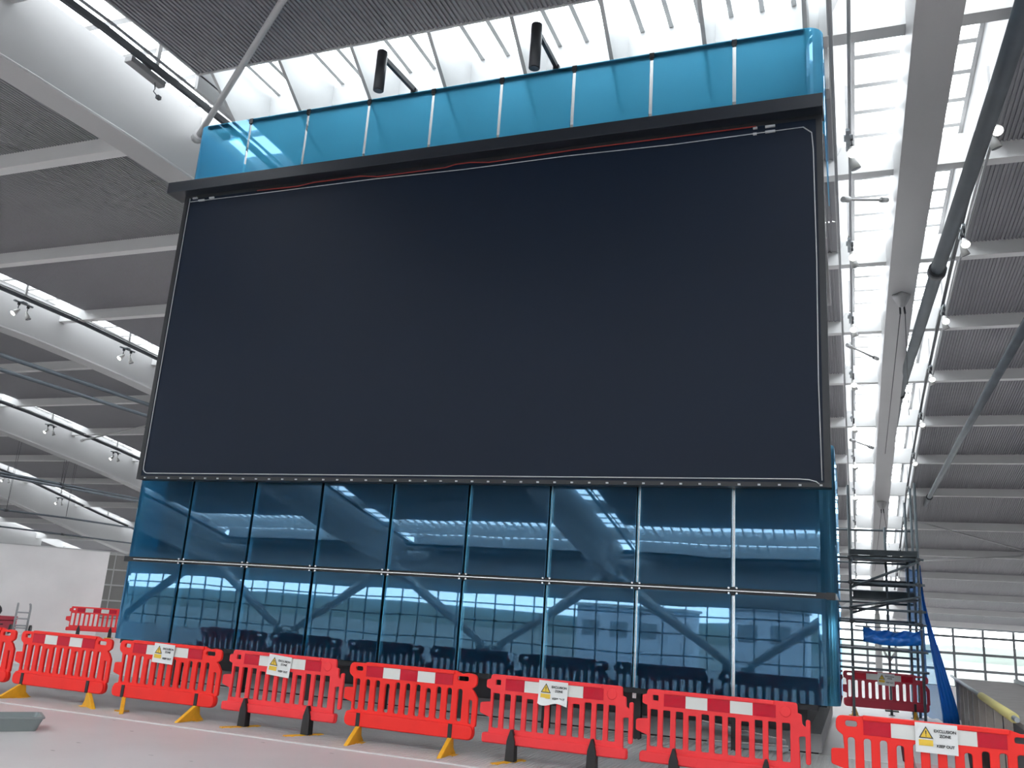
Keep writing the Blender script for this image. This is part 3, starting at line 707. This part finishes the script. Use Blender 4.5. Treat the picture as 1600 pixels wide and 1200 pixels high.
# ------------------------------------------------------------------ metal channels under the glass at right
for i, (x0, x1, y, z) in enumerate(((11.55, 12.75, .55, .04), (11.4, 12.7, .75, .10))):
    t = thing('metal_channel', ('pale metal channel lying on the floor under the glass, front one' , 'pale metal channel leaning under the glass, rear raised one')[i], 'metal channel', ((x0 + x1) / 2, y, 0))
    h = (x1 - x0) / 2
    MB().bar((-h, 0, z + .20 * i), (h, 0, z + .04), .05, .06).build('web', 'galv', t); MB().bar((-h, -.03, z + .05 + .20 * i), (h, -.03, z + .09), .03, .015).build('flange', 'chrome', t)

# ------------------------------------------------------------------ pipes, tracks, lights, rods under the roof
def pipe(name, label, cat, pts, r, m, grp=None, joints=(), hang=()):
    p0 = Vector(pts[0]); t = thing(name, label, cat, p0, 0, grp)
    q = [Vector(p) - p0 for p in pts]
    MB().tube(q, r, 12).build('tube', m, t)
    for i in joints: d = (q[i + 1] - q[i]).normalized(); MB().tube([q[i] - d * .15, q[i] + d * .15], r * 1.35, 12).build('coupling', 'dark', t)
    for (i, zt) in hang:
        MB().tube([q[i], q[i] + Vector((.12, 0, zt - pts[i][2]))], .012, 6).build('hanger_wire', 'dark', t)
        MB().tube([q[i], q[i] + Vector((-.12, 0, zt - pts[i][2]))], .012, 6).build('hanger_wire', 'dark', t)
    return t
pipe('roof_pipe', 'upper thick dark pipe of the pair crossing under the roof at left', 'pipe', [(-22.5, -8, 11.68), (-22.5, 12, 11.68), (-22.5, 30, 11.6), (-22.5, 44, 11.3)], .11, 'pipe', 'dark roof pipes at left', (1, 2))
pipe('roof_pipe', 'lower thick dark pipe of the pair crossing under the roof at left', 'pipe', [(-22.5, -8, 11.02), (-22.5, 12, 11.02), (-22.5, 30, 10.98), (-22.5, 44, 10.7)], .10, 'pipe', 'dark roof pipes at left', (1, 2), ((1, 13), (2, 11.8)))
for dx, dz, wd in ((0, 0, 'upper'), (.25, -.22, 'lower')):
    pipe('roof_pipe', wd + ' pipe of the far grey pair above the white hoarding', 'pipe', [(-40 + dx, 5, 8.65 + dz), (-40 + dx, 34, 8.72 + dz), (-40 + dx, 62, 8.8 + dz)], .09, 'pipe', 'grey pipes above the hoarding', (1,), ((1, 11.2),))
pipe('roof_pipe', 'thin grey pipe hung just above the white hoarding, upper one', 'pipe', [(-40, 8, 6.35), (-40, 30, 6.3), (-40, 35, 6.4), (-40, 62, 6.4)], .07, 'pipe', 'grey pipes above the hoarding', (1,), ((1, 11.2), (2, 11.2)))
pipe('roof_pipe', 'thin grey pipe hung just above the white hoarding, lower one', 'pipe', [(-40, 8, 5.1), (-40, 35, 5.2), (-40, 62, 5.2)], .06, 'pipe', 'grey pipes above the hoarding', (1,))
def onz(u, v, z):
    d = r2 * ((u - 800) / F) - u2 * ((v - 600) / F) + fwd; return EYE + d * ((z - EYE.z) / d.z)
PR = [(16.62, -6.2, 11.35), (16.42, 1.2, 11.4), (16.28, 5.0, 11.4), (15.98, 9.5, 11.05), (15.72, 24, 11.5), (15.62, 45, 10.8), (15.5, 62, 9.0)]
pipe('roof_pipe', 'thick dark pipe running along the skylight beside the right roof beam', 'pipe', PR, .17, 'pipe', None, (3, 4), ())
pipe('roof_pipe', 'dark pipe slanting under the corrugated deck at the right edge', 'pipe', [(18.05, 8, 9.75), (18.05, 25, 9.95), (18.0, 42, 9.9), (17.9, 55, 9.7)], .13, 'pipe', None, (2,), ((2, 11.0),))
pipe('conduit', 'thin grey conduit running beside the right edge of the glass building', 'conduit', [(13.62, -4, 12.35), (13.63, 12, 12.3), (13.65, 30, 11.0), (13.7, 50, 7.6)], .035, 'cond')

def cone_lamp(t, x, y, z, tx, ty, lit):
    a = Vector((x, y, z)); d = Vector((tx, ty, -1)).normalized()
    hs = MB().tube([a - d * .10, a - d * .02, a + d * .10, a + d * .24], [.045, .06, .09, .115], 14); h = hs.build('housing', 'lamp', t)
    MB().tube([a + d * .235, a + d * .246], .105, 14).build('lens', 'lens' if lit else 'lensoff', h)
def spot(label, x, y, z, lit, tx=0, ty=-.4, grp='spotlights on the roof tracks'):
    t = thing('spotlight', label, 'spotlight', (x, y, z), 0, grp)
    MB().box(-.03, .03, -.05, .05, -.10, 0).build('clamp', 'dark', t); MB().tube([(0, 0, -.10), (0, 0, -.25)], .018, 8).build('stem', 'dark', t)
    cone_lamp(t, 0, 0, -.33, tx, ty, lit)
ordn = ['nearest', 'second', 'third', 'fourth', 'fifth', 'sixth', 'seventh', 'eighth', 'ninth']
# tracks: one per beam on its right side, one left of the right beam
tracks = [(0, 1.42, -.62, 'right of the right roof beam', 0), (0, -1.42, -.75, 'between the glass building and the right roof beam', 0), (-1, 1.42, -.36, 'beside the big white beam at top left', 0), (-2, 1.42, -.45, 'beside the second white beam at left', 1), (-3, 1.42, -.45, 'beside the third white beam at left', 1), (-4, 1.42, -.45, 'beside the fourth white beam at left', 1)]
for k, dx, dz, lb, dbl in tracks:
    x = BX[k] + dx; yl = ys(-47, 62, 4)
    t = thing('lighting_track', 'dark lighting track running ' + lb, 'lighting track', (x, 0, 0))
    if dx > 0:
        m = MB()
        for a, b in zip(yl, yl[1:]): m.bar((0, a, D(a) + dz), (0, b, D(b) + dz), .10, .14)
        m.build('rail', 'dark', t)
    m = MB().tube([(.22 if dx > 0 else .05, y, D(y) + dz + .05) for y in yl], .035, 8); m.build('conduit_tube', 'cond', t)
    for i in range(-7, 10):
        y = 1.8 + 5.75 * i + 2.9
        MB().box(-.03, .03, y - .05, y + .05, D(y) + dz, D(y) + .35).build('hanger', 'white', t)
    idx = 0
    for i in range(0, 10):
        y = 1.8 + 5.75 * i + 2.9
        vis = {0: range(0, 10), -1: (), -2: (1, 2), -3: (4, 5), -4: (6, 7)}[k]
        if i not in vis: continue
        zz = D(y) + dz - .19
        pl = thing('lamp_bracket', '%s lamp bracket along the track %s' % (ordn[min(idx, 8)] if idx < 9 else 'farthest', lb), 'bracket', (x, y, zz), 0, 'lamp brackets on the roof tracks')
        MB().box(-.04, .04, -.45, .45, -.09, -.03).build('bar', 'galv', pl); MB().box(-.08, .08, -.12, .12, -.03, .015).build('gear_box', 'galv', pl)
        od = ordn[idx] if idx < 9 else 'farthest'
        spot('white spotlight, lit, %s along the track %s' % (od, lb), x + (.02 if dx > 0 else .08), y - .22, zz - .09, True, -.2 if k < 0 else .05, -.9)
        spot('white spotlight, unlit, %s along the track %s' % (od, lb), x + (.02 if dx > 0 else .08), y + .22, zz - .09, False, .35, .25)
        idx += 1
# flat unit hung beside the top left beam
t = thing('hanging_control_box', 'flat grey box hung from the track at top left with a dangling cable', 'control box', (-.62, -1.15, 12.82))
MB().box(-.10, .10, -.52, .52, -.07, .07).build('case', 'plinthl', t, bevel=.01); MB().box(-.05, .05, -.1, .1, .07, .2).build('bracket', 'dark', t)
MB().tube([(0, .3, -.07), (.02, .32, -.22), (.05, .26, -.32), (.07, .38, -.38)], .012, 6).build('cable', 'dark', t); MB().box(.03, .11, .36, .46, -.43, -.35).build('plug', 'dark', t)
# brace rods
def rod(label, a, b, r, m='white', grp=None):
    a = Vector(a); b = Vector(b); t = thing('brace_rod', label, 'rod', a, 0, grp)
    MB().tube([(0, 0, 0), b - a], r, 10).build('rod', m, t)
    d = (b - a).normalized(); MB().tube([d * .0, d * .25], r * 1.9, 10).build('end_fork', m, t); MB().tube([(b - a) - d * .25, (b - a)], r * 1.9, 10).build('end_fork', m, t)
rod('white tube brace running from the top left beam up under the deck', (-1.33, 1.4, 12.73), (4.6, -2.8, 13.1), .075)
rod('thin white brace rod, first beside the glass building at right', (13.76, 7.2, 12.2), (14.82, 8.6, 12.75), .04, 'white', 'brace rods beside the building')
rod('thin white brace rod, second beside the glass building at right', (13.76, 18.6, 12.0), (14.82, 20.2, 11.9), .04, 'white', 'brace rods beside the building')
rod('thin white brace rod, third beside the glass building at right', (13.8, 30.3, 10.9), (14.82, 31.3, 10.7), .04, 'white', 'brace rods beside the building')
rod('long white tie rod under the right hand deck, falling to the right', (16.7, 44, 8.9), (24, 49, 7.6), .05, 'white', 'tie rods under the right deck')
rod('long white tie rod under the right hand deck, rising to the right', (16.7, 52, 6.9), (23.8, 49, 7.35), .05, 'white', 'tie rods under the right deck')
rod('slanting white rod below the second left beam, near the screen', (-33.9, 29.5, 11.0), (-24, 26.5, 11.55), .055, 'white', 'slanting rods at left')
# cable hangers under the right beam
for i, (y, lb) in enumerate(((12.9, 'near'), (37.5, 'far'))):
    zb = SO(y)
    t = thing('cable_hanger', 'pointed white hanger with two wires under the right roof beam, %s one' % ('upper' if i == 0 else 'lower'), 'hanger', (15.31, y, zb), 0, 'cable hangers under the right beam')
    MB().tube([(0, 0, 0), (0, 0, -.12), (0, 0, -.42)], [.26, .24, .08], 4).build('shoe', 'white', t)
    MB().tube([(-.05, 0, -.4), (-.05, 0, -.62)], .03, 6).build('fork', 'dark', t); MB().tube([(.06, 0, -.4), (.08, 0, -.62)], .03, 6).build('fork', 'dark', t)
    MB().tube([(-.05, 0, -.6), (-.30, 9, -3.1)], .012, 6).build('wire', 'dark', t); MB().tube([(.08, 0, -.6), (.6, 9, -1.6)], .012, 6).build('wire', 'dark', t)

# ------------------------------------------------------------------ small post behind the scaffold
t = thing('forked_post', 'thin black post with two pale arms in a Y seen through the scaffold', 'post', (14.55, 11.6, 0))
MB().tube([(0, 0, 0), (0, 0, 1.25)], .022, 8).build('post', 'black', t); MB().box(-.16, .16, -.16, .16, 0, .03).build('base', 'black', t)
for s_ in (-1, 1): MB().tube([(0, 0, 1.22), (s_ * .08, 0, 1.36), (s_ * .15, 0, 1.5)], [.02, .035, .02], 8).build('arm', 'stripw', t)

# ------------------------------------------------------------------ view
S.view_settings.view_transform = 'Standard'; S.view_settings.look = 'None'; S.view_settings.exposure = 1.32; S.view_settings.gamma = 1.0
S.view_settings.use_curve_mapping = False
S.cycles.use_denoising = True
S.cycles.max_bounces = 10; S.cycles.diffuse_bounces = 5; S.cycles.glossy_bounces = 4; S.cycles.transmission_bounces = 6; S.cycles.transparent_max_bounces = 10
S.cycles.caustics_reflective = False; S.cycles.caustics_refractive = False
